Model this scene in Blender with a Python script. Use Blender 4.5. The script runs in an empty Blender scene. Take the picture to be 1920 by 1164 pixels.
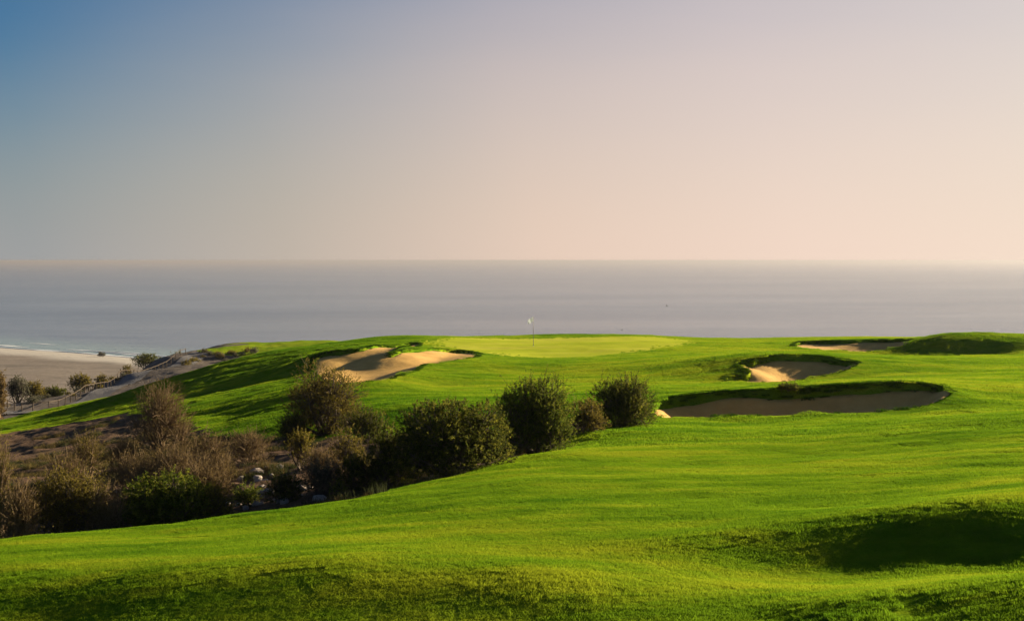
import bpy, bmesh, math, random
import numpy as np
from mathutils import Vector, Matrix

# ------------------------------------------------------------------ camera, sky, sun, exposure
scene = bpy.context.scene
F = 2667.0            # focal length in photo pixels (1920 wide), 50 mm lens
HZ = 488.0            # photo row of eye level (the sea's edge dips below it)
cam_d = bpy.data.cameras.new("camera")
cam_d.lens = 50.0
cam_d.sensor_width = 36.0
cam_d.shift_y = -(582.0 - HZ) / 1920.0
cam_d.clip_start = 0.2
cam_d.clip_end = 120000.0
cam = bpy.data.objects.new("camera", cam_d)
scene.collection.objects.link(cam)
cam.location = (0, 0, 0)
cam.rotation_euler = (math.radians(90), 0, 0)
scene.camera = cam

SUN_EL = math.radians(13.8)
SUN_AZ = math.radians(58.0)      # to the right of the view direction (+Y)
world = bpy.data.worlds.new("World")
scene.world = world
world.use_nodes = True
wn = world.node_tree
wn.nodes.clear()
sky = wn.nodes.new("ShaderNodeTexSky")
sky.sky_type = 'NISHITA'
sky.sun_disc = False
sky.sun_elevation = SUN_EL
sky.sun_rotation = SUN_AZ
sky.altitude = 60.0
sky.air_density = 1.0
sky.dust_density = 0.8
sky.ozone_density = 1.5
# sea haze low in the sky: a veil that thins with height and warms towards the sun, with warmth added opposite it to warm shaded slopes
SKY_STRENGTH = 0.05
EXPOSURE = 1.9
def _lin(c): return tuple(((v / 255 + 0.055) / 1.055) ** 2.4 if v > 10 else v / 255 / 12.92 for v in c)
tc = wn.nodes.new("ShaderNodeTexCoord")
sv = wn.nodes.new("ShaderNodeVectorMath"); sv.operation = 'DOT_PRODUCT'
wn.links.new(tc.outputs["Generated"], sv.inputs[0])
sv.inputs[1].default_value = (math.sin(SUN_AZ) * math.cos(SUN_EL), math.cos(SUN_AZ) * math.cos(SUN_EL), math.sin(SUN_EL))
mr = wn.nodes.new("ShaderNodeMapRange")
for i, v in zip((1, 2, 3, 4), (-1, 1, 0, 1)): mr.inputs[i].default_value = v
wn.links.new(sv.outputs["Value"], mr.inputs[0])
vr = wn.nodes.new("ShaderNodeValToRGB"); cr = vr.color_ramp
VEIL = [(0.40, (168, 160, 150)), (0.612, (162, 163, 163)), (0.69, (196, 183, 170)), (0.768, (236, 209, 190)), (0.836, (247, 220, 202)), (0.892, (250, 226, 206)), (0.98, (255, 240, 220))]
for i, (p_, c_) in enumerate(VEIL):
    e_ = cr.elements[i] if i < 2 else cr.elements.new(p_)
    e_.position = p_; e_.color = (*_lin(c_), 1)
wn.links.new(mr.outputs[0], vr.inputs[0])
vs_ = wn.nodes.new("ShaderNodeVectorMath"); vs_.operation = 'SCALE'
vs_.inputs["Scale"].default_value = 1.0 / (SKY_STRENGTH * 2 ** EXPOSURE)
wn.links.new(vr.outputs[0], vs_.inputs[0])
sx = wn.nodes.new("ShaderNodeSeparateXYZ"); wn.links.new(tc.outputs["Generated"], sx.inputs[0])
# thickness of the veil with elevation, thicker towards the sun
wd = wn.nodes.new("ShaderNodeMapRange")
for i, v in zip((1, 2, 3, 4), (0.62, 0.97, 0.112, 0.41)): wd.inputs[i].default_value = v
wn.links.new(mr.outputs[0], wd.inputs[0])
dv = wn.nodes.new("ShaderNodeMath"); dv.operation = 'DIVIDE'
# uneven, faintly streaked top of the haze
sm = wn.nodes.new("ShaderNodeMapping"); sm.inputs["Scale"].default_value = (1.0, 1.0, 5.0)
wn.links.new(tc.outputs["Generated"], sm.inputs["Vector"])
sn = wn.nodes.new("ShaderNodeTexNoise"); sn.inputs["Scale"].default_value = 2.6; sn.inputs["Detail"].default_value = 4.0
wn.links.new(sm.outputs[0], sn.inputs["Vector"])
sw = wn.nodes.new("ShaderNodeMapRange")
for i, v in zip((1, 2, 3, 4), (0.25, 0.75, 0.92, 1.08)): sw.inputs[i].default_value = v
wn.links.new(sn.outputs["Fac"], sw.inputs[0])
wm = wn.nodes.new("ShaderNodeMath"); wm.operation = 'MULTIPLY'
wn.links.new(wd.outputs[0], wm.inputs[0]); wn.links.new(sw.outputs[0], wm.inputs[1])
wn.links.new(sx.outputs["Z"], dv.inputs[0]); wn.links.new(wm.outputs[0], dv.inputs[1])
va = wn.nodes.new("ShaderNodeMapRange"); va.interpolation_type = 'SMOOTHSTEP'
for i, v in zip((1, 2, 3, 4), (-0.25, 1.6, 1.0, 0.08)): va.inputs[i].default_value = v
wn.links.new(dv.outputs[0], va.inputs[0])
tint = wn.nodes.new("ShaderNodeVectorMath"); tint.operation = 'MULTIPLY'
tint.inputs[1].default_value = (0.10, 0.278, 0.46)
wn.links.new(sky.outputs[0], tint.inputs[0])
mx_ = wn.nodes.new("ShaderNodeMix"); mx_.data_type = 'RGBA'
wn.links.new(va.outputs[0], mx_.inputs[0]); wn.links.new(tint.outputs[0], mx_.inputs[6]); wn.links.new(vs_.outputs[0], mx_.inputs[7])
bg = wn.nodes.new("ShaderNodeBackground")
bg.inputs["Strength"].default_value = SKY_STRENGTH
wo = wn.nodes.new("ShaderNodeOutputWorld")
wn.links.new(mx_.outputs[2], bg.inputs["Color"])
wn.links.new(bg.outputs[0], wo.inputs["Surface"])

sun_d = bpy.data.lights.new("sun", 'SUN')
sun_d.energy = 5.0
sun_d.angle = math.radians(0.6)
sun_d.color = (1.0, 0.84, 0.58)
sun = bpy.data.objects.new("sun", sun_d)
scene.collection.objects.link(sun)
sdir = Vector((math.sin(SUN_AZ) * math.cos(SUN_EL), math.cos(SUN_AZ) * math.cos(SUN_EL), math.sin(SUN_EL)))
sun.rotation_euler = sdir.to_track_quat('Z', 'Y').to_euler()

scene.view_settings.view_transform = 'Standard'
scene.view_settings.look = 'None'
scene.view_settings.gamma = 1.0
scene.view_settings.exposure = EXPOSURE
scene.cycles.use_denoising = True
scene.cycles.max_bounces = 8
scene.cycles.transparent_max_bounces = 8
scene.cycles.volume_bounces = 1

rng = np.random.default_rng(7)
random.seed(7)
C = scene.collection

# ------------------------------------------------------------------ helpers
def tag(o, label=None, cat=None, group=None, kind=None):
    if label: o["label"] = label
    if cat: o["category"] = cat
    if group: o["group"] = group
    if kind: o["kind"] = kind
    return o

def empty(name, loc=(0, 0, 0)):
    o = bpy.data.objects.new(name, None)
    o.empty_display_size = 0.2
    o.location = loc
    C.objects.link(o)
    return o

def np_mesh(name, V, faces, mat=None, smooth=True):
    """V (n,3); faces (m,k) int array or list of such arrays"""
    if not isinstance(faces, (list, tuple)):
        faces = [faces]
    faces = [np.asarray(f, dtype=np.int32) for f in faces if len(f)]
    me = bpy.data.meshes.new(name)
    me.vertices.add(len(V))
    me.vertices.foreach_set("co", np.asarray(V, dtype=np.float32).ravel())
    loops = np.concatenate([f.ravel() for f in faces])
    tot = np.concatenate([np.full(len(f), f.shape[1], dtype=np.int32) for f in faces])
    start = np.concatenate([[0], np.cumsum(tot)[:-1]]).astype(np.int32)
    me.loops.add(len(loops))
    me.loops.foreach_set("vertex_index", loops)
    me.polygons.add(len(tot))
    me.polygons.foreach_set("loop_start", start)
    me.polygons.foreach_set("loop_total", tot)
    me.polygons.foreach_set("use_smooth", np.full(len(tot), smooth, dtype=bool))
    me.update(calc_edges=True)
    me.validate()
    if mat: me.materials.append(mat)
    return me

def fattr(me, name, vals):
    a = me.attributes.new(name, 'FLOAT', 'POINT')
    a.data.foreach_set("value", np.asarray(vals, dtype=np.float32))

def mobj(name, me, parent=None):
    o = bpy.data.objects.new(name, me)
    C.objects.link(o)
    if parent: o.parent = parent
    return o

def sstep(a, b, x):
    t = np.clip((x - a) / (b - a), 0, 1)
    return t * t * (3 - 2 * t)

def vnoise(x, y, seed=0):
    xi = np.floor(x).astype(np.int64); yi = np.floor(y).astype(np.int64)
    xf = x - xi; yf = y - yi
    u = xf * xf * xf * (xf * (xf * 6 - 15) + 10); v = yf * yf * yf * (yf * (yf * 6 - 15) + 10)
    def h(a, b):
        n = (a * 374761393 + b * 668265263 + seed * 974634777) & 0xFFFFFFFF
        n = ((n ^ (n >> 13)) * 1274126177) & 0xFFFFFFFF
        n = (n ^ (n >> 16)) & 0xFFFF
        return n / 32767.5 - 1.0
    return ((h(xi, yi) * (1 - u) + h(xi + 1, yi) * u) * (1 - v)
            + (h(xi, yi + 1) * (1 - u) + h(xi + 1, yi + 1) * u) * v)

def fbm(x, y, seed=0, oct=4):
    s = 0; a = 1.0; t = 0
    for i in range(oct):
        s = s + a * vnoise(x * 2 ** i + 17.3 * i, y * 2 ** i - 9.1 * i, seed + i); t += a; a *= 0.5
    return s / t

# ------------------------------------------------------------------ materials
class NT:
    def __init__(s, name):
        s.m = bpy.data.materials.new(name); s.m.use_nodes = True
        s.t = s.m.node_tree; s.t.nodes.clear()
        s.out = s.t.nodes.new("ShaderNodeOutputMaterial")
    def n(s, ty, **kw):
        nd = s.t.nodes.new(ty)
        for k, v in kw.items():
            if k in nd.inputs.keys(): nd.inputs[k].default_value = v
            else: setattr(nd, k, v)
        return nd
    def l(s, a, b): s.t.links.new(a, b)
    def pos(s, scale=(1, 1, 1)):
        g = s.n("ShaderNodeNewGeometry"); mp = s.n("ShaderNodeMapping")
        mp.inputs["Scale"].default_value = scale
        s.l(g.outputs["Position"], mp.inputs["Vector"])
        return mp.outputs[0]
    def noise(s, scale, detail=4, rough=0.55, vec=None, sc3=(1, 1, 1)):
        nd = s.n("ShaderNodeTexNoise")
        nd.inputs["Scale"].default_value = scale; nd.inputs["Detail"].default_value = detail
        nd.inputs["Roughness"].default_value = rough
        s.l(vec if vec is not None else s.pos(sc3), nd.inputs["Vector"])
        return nd.outputs["Fac"]
    def ramp(s, fac, stops):
        nd = s.n("ShaderNodeValToRGB"); cr = nd.color_ramp
        while len(cr.elements) > 1: cr.elements.remove(cr.elements[-1])
        for i, (p, c) in enumerate(stops):
            e = cr.elements[0] if i == 0 else cr.elements.new(p)
            e.position = p; e.color = (*c, 1) if len(c) == 3 else c
        s.l(fac, nd.inputs[0]); return nd.outputs[0]
    def mix(s, fac, a, b, mode='MIX'):
        nd = s.n("ShaderNodeMix", data_type='RGBA', blend_type=mode)
        for sock, v in ((nd.inputs[0], fac), (nd.inputs[6], a), (nd.inputs[7], b)):
            if hasattr(v, "links"): s.l(v, sock)
            elif isinstance(v, tuple): sock.default_value = (*v, 1)
            else: sock.default_value = v
        return nd.outputs[2]
    def attr(s, name):
        return s.n("ShaderNodeAttribute", attribute_name=name).outputs["Fac"]
    def bump(s, h, strength, dist):
        b = s.n("ShaderNodeBump"); b.inputs["Strength"].default_value = strength
        b.inputs["Distance"].default_value = dist; s.l(h, b.inputs["Height"]); return b.outputs[0]
    def principled(s, col, rough=0.9, spec=0.2, normal=None):
        p = s.n("ShaderNodeBsdfPrincipled")
        if hasattr(col, "links"): s.l(col, p.inputs["Base Color"])
        else: p.inputs["Base Color"].default_value = (*col, 1)
        p.inputs["Roughness"].default_value = rough
        p.inputs["Specular IOR Level"].default_value = spec
        if normal is not None: s.l(normal, p.inputs["Normal"])
        return p
    def surf(s, sh): s.l(sh, s.out.inputs["Surface"]); return s.m

def grass_color(t, dark, mid, light):
    big = t.noise(0.09, 4, 0.6, sc3=(0.5, 1.0, 1.0))
    fine = t.noise(0.8, 6, 0.68, sc3=(0.35, 1.0, 1.0))
    mx = t.n("ShaderNodeMath", operation='MULTIPLY_ADD')
    t.l(fine, mx.inputs[0]); mx.inputs[1].default_value = 0.55
    sub = t.n("ShaderNodeMath", operation='MULTIPLY'); t.l(big, sub.inputs[0]); sub.inputs[1].default_value = 0.5
    t.l(sub.outputs[0], mx.inputs[2])
    return t.ramp(mx.outputs[0], [(0.40, dark), (0.52, mid), (0.63, light)])

def mat_turf():
    t = NT("fairway_turf")
    col = grass_color(t, (0.05, 0.118, 0.005), (0.122, 0.202, 0.008), (0.212, 0.252, 0.012))
    h = t.noise(9.0, 6, 0.7)
    return t.surf(t.principled(col, 1.0, 0.0, t.bump(h, 0.9, 0.12)).outputs[0])

def mat_green():
    t = NT("putting_turf")
    col = t.ramp(t.noise(0.25, 4, 0.6, sc3=(0.4, 1.4, 1)), [(0.3, (0.23, 0.29, 0.018)), (0.5, (0.32, 0.355, 0.028)), (0.7, (0.37, 0.37, 0.045))])
    return t.surf(t.principled(col, 1.0, 0.0, t.bump(t.noise(6, 4), 0.3, 0.03)).outputs[0])

def mat_blade(name, c1, c2, c3, trans=0.5):
    t = NT(name)
    col = grass_color(t, c1, c2, c3)
    p = t.principled(col, 0.9, 0.0)
    tr = t.n("ShaderNodeBsdfTranslucent"); t.l(col, tr.inputs["Color"])
    ms = t.n("ShaderNodeMixShader"); ms.inputs[0].default_value = trans
    t.l(p.outputs[0], ms.inputs[1]); t.l(tr.outputs[0], ms.inputs[2])
    return t.surf(ms.outputs[0])

def mat_leaf(name, c1, c2, c3, trans=0.5):
    t = NT(name)
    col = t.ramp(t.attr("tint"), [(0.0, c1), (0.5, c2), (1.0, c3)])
    p = t.principled(col, 0.8, 0.03)
    tr = t.n("ShaderNodeBsdfTranslucent"); t.l(col, tr.inputs["Color"])
    ms = t.n("ShaderNodeMixShader"); ms.inputs[0].default_value = trans
    t.l(p.outputs[0], ms.inputs[1]); t.l(tr.outputs[0], ms.inputs[2])
    return t.surf(ms.outputs[0])

def mat_bark(name, a, b):
    t = NT(name)
    col = t.ramp(t.noise(14, 4, 0.6, sc3=(1, 1, 0.3)), [(0.3, a), (0.7, b)])
    return t.surf(t.principled(col, 0.95, 0.1, t.bump(t.noise(30, 3), 0.5, 0.01)).outputs[0])

def mat_dirt(name, a, b, c, sc=1.0):
    t = NT(name)
    n1 = t.noise(0.35 * sc, 6, 0.65); n2 = t.noise(3.0 * sc, 6, 0.7)
    col = t.mix(0.5, t.ramp(n1, [(0.3, a), (0.55, b), (0.72, c)]), t.ramp(n2, [(0.3, a), (0.5, b), (0.75, c)]))
    return t.surf(t.principled(col, 1.0, 0.05, t.bump(t.noise(4 * sc, 8, 0.75), 1.0, 0.12 / sc)).outputs[0])

def mat_sand():
    t = NT("bunker_sand")
    col = t.ramp(t.noise(0.8, 6, 0.7), [(0.3, (0.42, 0.245, 0.066)), (0.55, (0.51, 0.305, 0.088)), (0.75, (0.56, 0.355, 0.115))])
    return t.surf(t.principled(col, 0.95, 0.1, t.bump(t.noise(5, 8, 0.75), 0.6, 0.06)).outputs[0])

def mat_plain(name, col, rough=0.7, var=0.25, sc=8.0):
    t = NT(name)
    a = tuple(c * (1 - var) for c in col); b = tuple(min(1, c * (1 + var)) for c in col)
    return t.surf(t.principled(t.ramp(t.noise(sc, 4), [(0.3, a), (0.7, b)]), rough, 0.25).outputs[0])

M_TURF = mat_turf(); M_GREEN = mat_green(); M_SAND = mat_sand()
M_BLADE = mat_blade("grass_blade", (0.056, 0.136, 0.006), (0.138, 0.232, 0.009), (0.240, 0.288, 0.014), 0.5)
M_ROUGH = mat_blade("rough_blade", (0.02, 0.055, 0.004), (0.035, 0.08, 0.005), (0.055, 0.095, 0.006), 0.3)  # lip grass, shade along the bunker lips darkened into its colour
M_DIRT = mat_dirt("scrub_soil", (0.05, 0.030, 0.018), (0.105, 0.064, 0.038), (0.17, 0.11, 0.07))
M_HILL = mat_dirt("hill_soil", (0.055, 0.046, 0.038), (0.12, 0.098, 0.08), (0.20, 0.165, 0.14), 0.5)
M_PATH = mat_dirt("path_gravel", (0.10, 0.095, 0.095), (0.14, 0.132, 0.13), (0.18, 0.168, 0.162), 0.6)

# ------------------------------------------------------------------ terrain
def W(px, d): return (px - 960.0) / F * d
CP = []
def cp(px, py, d): CP.append((W(px, d), d, -(py - HZ) / F * d))
def cz(px, d, z): CP.append((W(px, d), d, z))
# foreground slope and hollow: photo column, photo row, distance
for a in [(0,1150,21.85),(0,1100,23),(0,1060,25),(0,1014,30),(300,1150,20.62),(300,1100,21.72),(300,1065,22.95),(300,1040,25.3),(300,1000,30),
          (640,1150,19.82),(640,1095,20.82),(640,1055,21.9),(640,1020,24.5),(640,985,28.5),
          (1000,1155,19.1),(1000,1100,20.02),(1000,1065,21.0),(1000,1040,22.8),(1000,1000,25),(1000,950,28.5),(1000,900,33.5),
          (1300,1150,18.8),(1300,1110,20),(1300,1060,22.3),(1300,1010,23.7),(1300,990,25),(1300,930,30),(1300,870,37),(1300,820,44.5),
          (1450,1160,18.2),(1450,1105,20.2),(1450,1075,22.3),(1450,997,23.9),
          (1600,1160,16.8),(1600,1125,17.7),(1600,1095,21),(1600,1070,22.42),(1600,978,24.1),(1600,950,27),(1600,900,32),(1600,850,38.5),(1600,800,46.5),
          (1730,1150,16.9),(1730,1112,17.6),(1730,1085,20.7),(1730,1060,22.33),(1730,962,24.1),
          (1850,1150,16.3),(1850,1098,17.5),(1850,1080,20.5),(1850,1052,22.36),(1850,948,24.1),(1850,920,27),(1850,850,35.5),(1850,780,46),(1850,740,56),
          (2150,1080,16.5),(2150,1060,19.5),(2150,1030,22),(2150,925,24.2),(2150,850,33),(2150,770,46),(2150,720,60),(2150,660,90)]:
    cp(*a)
# fairway edge along the shrubs
for a in [(200,992,31.5),(440,962,33),(640,937,34.5),(760,911,36),(900,880,37.7),(1000,852,40.5),(1100,812,47),(1220,787,52.5)]: cp(*a)
for a in [(0,34.5,-7.1),(120,35,-7.15),(300,36,-7.0),(440,37,-6.8),(560,38,-6.55),(660,39,-6.3),(-250,38,-7.6),(770,40.5,-6.3),(880,42.5,-6.15),(1000,46,-6.1)]: cz(*a)
# gully and the dirt slope to the left
for a in [(600,890,42),(500,900,42),(450,860,50),(450,822,60),(600,815,57),(250,880,52),(150,870,60),(100,830,75),(0,850,72),(0,900,55),
          (100,800,95),(0,806,100),(200,780,90),(300,765,84),(-250,880,72),(-250,830,100),(-250,1030,34),(-250,950,50),(-250,1150,23)]: cp(*a)
# rim of the hill on the left
for a in [(0,792,115),(100,765,122),(230,740,120),(350,701,114),(450,670,116),(520,655,116),(590,645,116),(720,630,116),(-250,840,120)]: cp(*a)
# green and the slopes before it
for a in [(1000,668,97),(1000,648,107),(1000,635,117),(1060,626.5,123),(800,655,102),(800,634,114),(880,632,118),(1200,648,105),(1200,630,118),(1320,637,117),(1300,660,97),
          (1000,700,82),(1000,740,66),(800,720,75),(800,762,60),(650,770,62),(550,765,68),(450,765,74),(450,720,95),(550,700,92),(600,668,101),(660,651,107),(380,760,80),
          (1150,690,82),(1250,692,79),(1200,730,66),(1300,737,62.5)]: cp(*a)
# bunker rims
for a in [(1235,750,56.5),(1400,733,57.2),(1600,720,57.5),(1760,721,57),(1785,740,55),(1400,724,64),(1600,712,65),(1300,783,53.3),(1500,779,52.8),(1700,769,52.8),
          (1370,717,72.5),(1480,714,73),(1560,702,74.5),(1612,690,76),(1420,669,78.5),(1500,665,79),(1605,677,78.2),(1500,662,88),(1500,640,113),
          (690,719,73),(620,722,74),(757,707,76),(830,680,86),(897,666,93.5),(800,653,97),(600,664,95),(700,650,101),
          (1490,649,105),(1560,656,103),(1620,661,101),(1600,637,108),(1700,635,108),(1440,642,112)]: cp(*a)
# right hand back slopes and the dark hollow
for a in [(1600,668,93),(1750,690,76),(1900,690,75),(1720,667,98.6),(1790,666,99.0),(1850,664.5,99.2),(1680,645,104),(1740,641,101.2),(1790,639,100.9),(1850,637,101.1),(1910,633,101.8),(1980,630,103),(1800,637,112),(1900,637,112),(1900,664,97.5),(1850,667,92),(1920,668,90),(1950,650,99),(1600,632,119)]: cp(*a)
# land falling away behind
for a in [(1060,145,-9.5),(800,145,-9),(1300,145,-9.5),(1550,145,-9),(1800,140,-8),(2150,140,-8),(1000,200,-22),(1500,200,-22),(2100,200,-20),(1000,330,-52),(1500,330,-52),(2200,330,-50),(700,150,-9.5)]: cz(*a)
# hill with the path
for a in [(60,770,165),(150,752,176),(230,722,196),(300,692,231),(345,673,276),(365,664,300),(20,762,172),(130,742,186),(210,712,208),(270,690,245),
          (400,680,240),(450,665,245),(500,653,250),(450,645,266),(500,641.5,266),(560,639.5,264),(640,640,262),(380,663,292)]: cp(*a)
for a in [(60,145,-16.5),(200,145,-15.5),(330,145,-13.5),(420,150,-13.5),(520,160,-13),(620,190,-14),(-200,150,-18),(-200,180,-20),
          (0,200,-24),(120,218,-24),(200,245,-27),(260,285,-30),(320,320,-36),(0,250,-44),(0,330,-56),(150,330,-54),(420,330,-40),(560,330,-46),(-300,330,-58),(-300,230,-40)]: cz(*a)
# under and behind the camera
for a in [(0,1250,19.1),(300,1250,18.3),(640,1250,17.7),(1000,1250,17.1),(1300,1250,16.6),(1600,1250,15.3),(1850,1250,14.8),(2150,1250,15)]: cp(*a)
CP += [(0, 0, -1.7), (-8, 3, -2.6), (8, 3, -2.0), (0, 9, -3.6), (-6, 10, -4.2), (6, 10, -3.4), (0, -8, -1.2)]
CP = np.array(CP)
CC = 0.026 * np.maximum(CP[:, 1], 12.0)
def _phi(x, y):
    r2 = (x[:, None] - CP[None, :, 0]) ** 2 + (y[:, None] - CP[None, :, 1]) ** 2
    return np.sqrt(r2 + CC[None, :] ** 2)
_A = _phi(CP[:, 0], CP[:, 1])
_n = len(CP)
_P = np.column_stack([np.ones(_n), CP[:, 0] / 100, CP[:, 1] / 100])
_K = np.zeros((_n + 3, _n + 3)); _K[:_n, :_n] = _A - np.eye(_n) * 0.02 * CC[None, :]
_K[:_n, _n:] = _P; _K[_n:, :_n] = _P.T
_w = np.linalg.solve(_K, np.concatenate([CP[:, 2], np.zeros(3)]))
def base(x, y):
    x = np.atleast_1d(np.asarray(x, float)); y = np.atleast_1d(np.asarray(y, float))
    sh = x.shape; x = x.ravel(); y = y.ravel(); out = np.empty(len(x))
    for i in range(0, len(x), 20000):
        s = slice(i, i + 20000)
        out[s] = _phi(x[s], y[s]) @ _w[:_n] + _w[_n] + _w[_n + 1] * x[s] / 100 + _w[_n + 2] * y[s] / 100
    return out.reshape(sh)
_DS = np.exp(np.linspace(math.log(10), math.log(330), 1500))
def ground_at(px, py, dmin=0):
    """the point of the ground that a photo pixel sees"""
    ds = _DS[_DS >= dmin]
    zr = -(py - HZ) / F * ds; zb = base(W(px, ds), ds)
    k = np.nonzero(zb >= zr)[0]
    if len(k) == 0: k = [int(np.argmin(zr - zb))]
    d = ds[k[0]]
    return (W(px, d), d)

def chaikin(P, it=2):
    P = np.asarray(P, float)
    for _ in range(it):
        Q = np.roll(P, -1, 0)
        P = np.stack([P * 0.75 + Q * 0.25, P * 0.25 + Q * 0.75], 1).reshape(-1, 2)
    return P
def sdf(P, x, y):
    """signed distance to polygon, negative inside"""
    d2 = np.full(x.shape, 1e18); ins = np.zeros(x.shape, bool)
    n = len(P)
    for i in range(n):
        ax, ay = P[i]; bx, by = P[(i + 1) % n]
        ex, ey = bx - ax, by - ay
        t = np.clip(((x - ax) * ex + (y - ay) * ey) / (ex * ex + ey * ey + 1e-12), 0, 1)
        d2 = np.minimum(d2, (x - ax - t * ex) ** 2 + (y - ay - t * ey) ** 2)
        c = ((ay > y) != (by > y)) & (x < ex * (y - ay) / (ey + (1e-12 if ey == 0 else 0)) + ax)
        ins ^= c
    return np.where(ins, -1, 1) * np.sqrt(d2)
def poly_from_pixels(pts, it=2, dmin=0):
    return chaikin([ground_at(*p, dmin) for p in pts], it)

BUNK = {
 'C': poly_from_pixels([(1222,776),(1226,754),(1260,746),(1300,740),(1400,733),(1500,726.5),(1600,720.5),(1700,717.5),(1760,721),(1785,731),(1775,746),(1740,758),(1690,769),(1600,775),(1500,779),(1400,781),(1300,783),(1235,785)]),
 'B': poly_from_pixels([(1366,717),(1362,707),(1376,703),(1400,705),(1406,700),(1394,692),(1378,681),(1396,675),(1412,679),(1420,670),(1460,667),(1500,666),(1560,670),(1608,678),(1606,688),(1570,701),(1520,710),(1480,715),(1420,718)]),
 'A': poly_from_pixels([(600,664),(650,658),(700,651),(745,645),(785,641.5),(790,645),(757,650),(737,657),(726,665),(742,662),(757,656),(800,653.5),(850,656),(897,661),(899,668),(870,674),(830,680),(795,682),(783,691),(757,707),(690,719),(630,722),(590,706),(585,680)]),
 'D': poly_from_pixels([(1488,646),(1500,641),(1530,639.5),(1560,640),(1600,637.5),(1650,637),(1705,635.5),(1712,640),(1690,650),(1650,658),(1615,661),(1560,656),(1520,653),(1492,650)], dmin=98),
}
DIRT = poly_from_pixels([(-300,870),(0,812),(120,794),(235,773),(330,792),(400,809),(530,823),(620,818),(740,815),(850,822),(1000,800),(1090,790),(1140,790),(1110,806),(1060,826),(1010,846),(900,880),(760,911),(640,937),(440,962),(200,992),(0,1013),(-300,1040)], 1)
GREEN = poly_from_pixels([(835,635),(795,640),(835,650),(900,661),(980,669),(1080,671),(1150,666),(1230,655),(1300,643),(1310,638),(1250,634),(1150,630.5),(1060,633),(960,635),(870,633)], 2, 90)

def undulate(x, y):
    d = np.hypot(x, y)
    a = 0.065 * fbm(x * 0.16, y * 0.22, 3, 3) + 0.030 * fbm(x * 0.7, y * 0.95, 11, 3)
    a = a * (0.45 + 0.55 * sstep(25, 34, y))
    a = a + sstep(-6, -14, x) * sstep(58, 70, y) * sstep(135, 118, y) * (0.16 * fbm(x * 0.10 + y * 0.05, y * 0.16 - x * 0.05, 15, 3) + 0.05 * fbm(x * 0.5, y * 0.5, 16, 3))
    far = sstep(120, 160, d)
    return a * (1 + 2.5 * far) + far * 0.45 * fbm(x * 0.05, y * 0.05, 5, 4)

def height(x, y, carve=True):
    x = np.asarray(x, float); y = np.asarray(y, float)
    z = base(x, y) + undulate(x, y)
    # rougher soil
    b = (y > 28) & (y < 110) & (x < 10)
    if b.any():
        sd = sdf(DIRT, x[b], y[b])
        k = sstep(0.3, -1.5, sd)
        z[b] += k * (0.16 * fbm(x[b] * 0.9, y[b] * 0.9, 21, 4) - 0.10 * sstep(0.3, -0.6, sd))
    if carve:
        for k, P in BUNK.items():
            lo = P.min(0) - 1.5; hi = P.max(0) + 1.5
            b = (x > lo[0]) & (x < hi[0]) & (y > lo[1]) & (y < hi[1])
            if not b.any(): continue
            sd = sdf(P, x[b], y[b]) + 0.13 * fbm(x[b] * 1.1, y[b] * 1.1, 31, 3)
            t = -sd
            z[b] += 0.03 * np.exp(-(sd / 0.7) ** 2) - 1.6 * sstep(0.0, 0.45, t)
    return z
def H(x, y, carve=False):
    return float(height(np.array([x]), np.array([y]), carve)[0])

NR, NC = 860, 760
rows = np.exp(np.linspace(math.log(9.0), math.log(345), NR)) - 10.0
cols = np.linspace(-0.50, 0.50, NC)
D2, T2 = np.meshgrid(rows, cols, indexing='ij')
X2 = T2 * (D2 + 22); Y2 = D2
Z2 = height(X2.ravel(), Y2.ravel()).reshape(X2.shape)
V = np.column_stack([X2.ravel(), Y2.ravel(), Z2.ravel()])
ii = (np.arange(NR - 1)[:, None] * NC + np.arange(NC - 1)[None, :]).ravel()
Q = np.column_stack([ii, ii + 1, ii + NC + 1, ii + NC])
fc = V[Q].mean(1)
reg = np.zeros(len(Q), int)                      # 0 fairway, 1 soil, 2 putting green, 3 hill
jit = 0.35 * fbm(fc[:, 0] * 0.8, fc[:, 1] * 0.8, 41, 4)
b = (fc[:, 1] > 28) & (fc[:, 1] < 112) & (fc[:, 0] < 12)
reg[np.nonzero(b)[0][(sdf(DIRT, fc[b, 0], fc[b, 1]) + jit[b]) < 0]] = 1
b = (fc[:, 1] > 85) & (fc[:, 1] < 135)
reg[np.nonzero(b)[0][(sdf(GREEN, fc[b, 0], fc[b, 1]) + 0.7 * fbm(fc[b, 0] * 0.3, fc[b, 1] * 0.12, 43, 3) + rng.uniform(-1.5, 1.5, b.sum())) < 0]] = 2
tx = fc[:, 0] / fc[:, 1] * F + 960
reg[(fc[:, 1] > 128 + 2 * jit) & (tx < 760) & ~((fc[:, 1] > 225) & (fc[:, 2] > -15.6 + 1.5 * fbm(fc[:, 0] * 0.1, fc[:, 1] * 0.1, 51, 3)))] = 3
def submesh(name, mask, mat):
    q = Q[mask]; u, inv = np.unique(q, return_inverse=True)
    return np_mesh(name, V[u], inv.reshape(q.shape), mat)
for nm, r, m in (("fairway", 0, M_TURF), ("scrub_ground", 1, M_DIRT), ("putting_green", 2, M_GREEN), ("hillside", 3, M_HILL)):
    tag(mobj(nm, submesh(nm, reg == r, m)), kind="structure")
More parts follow.
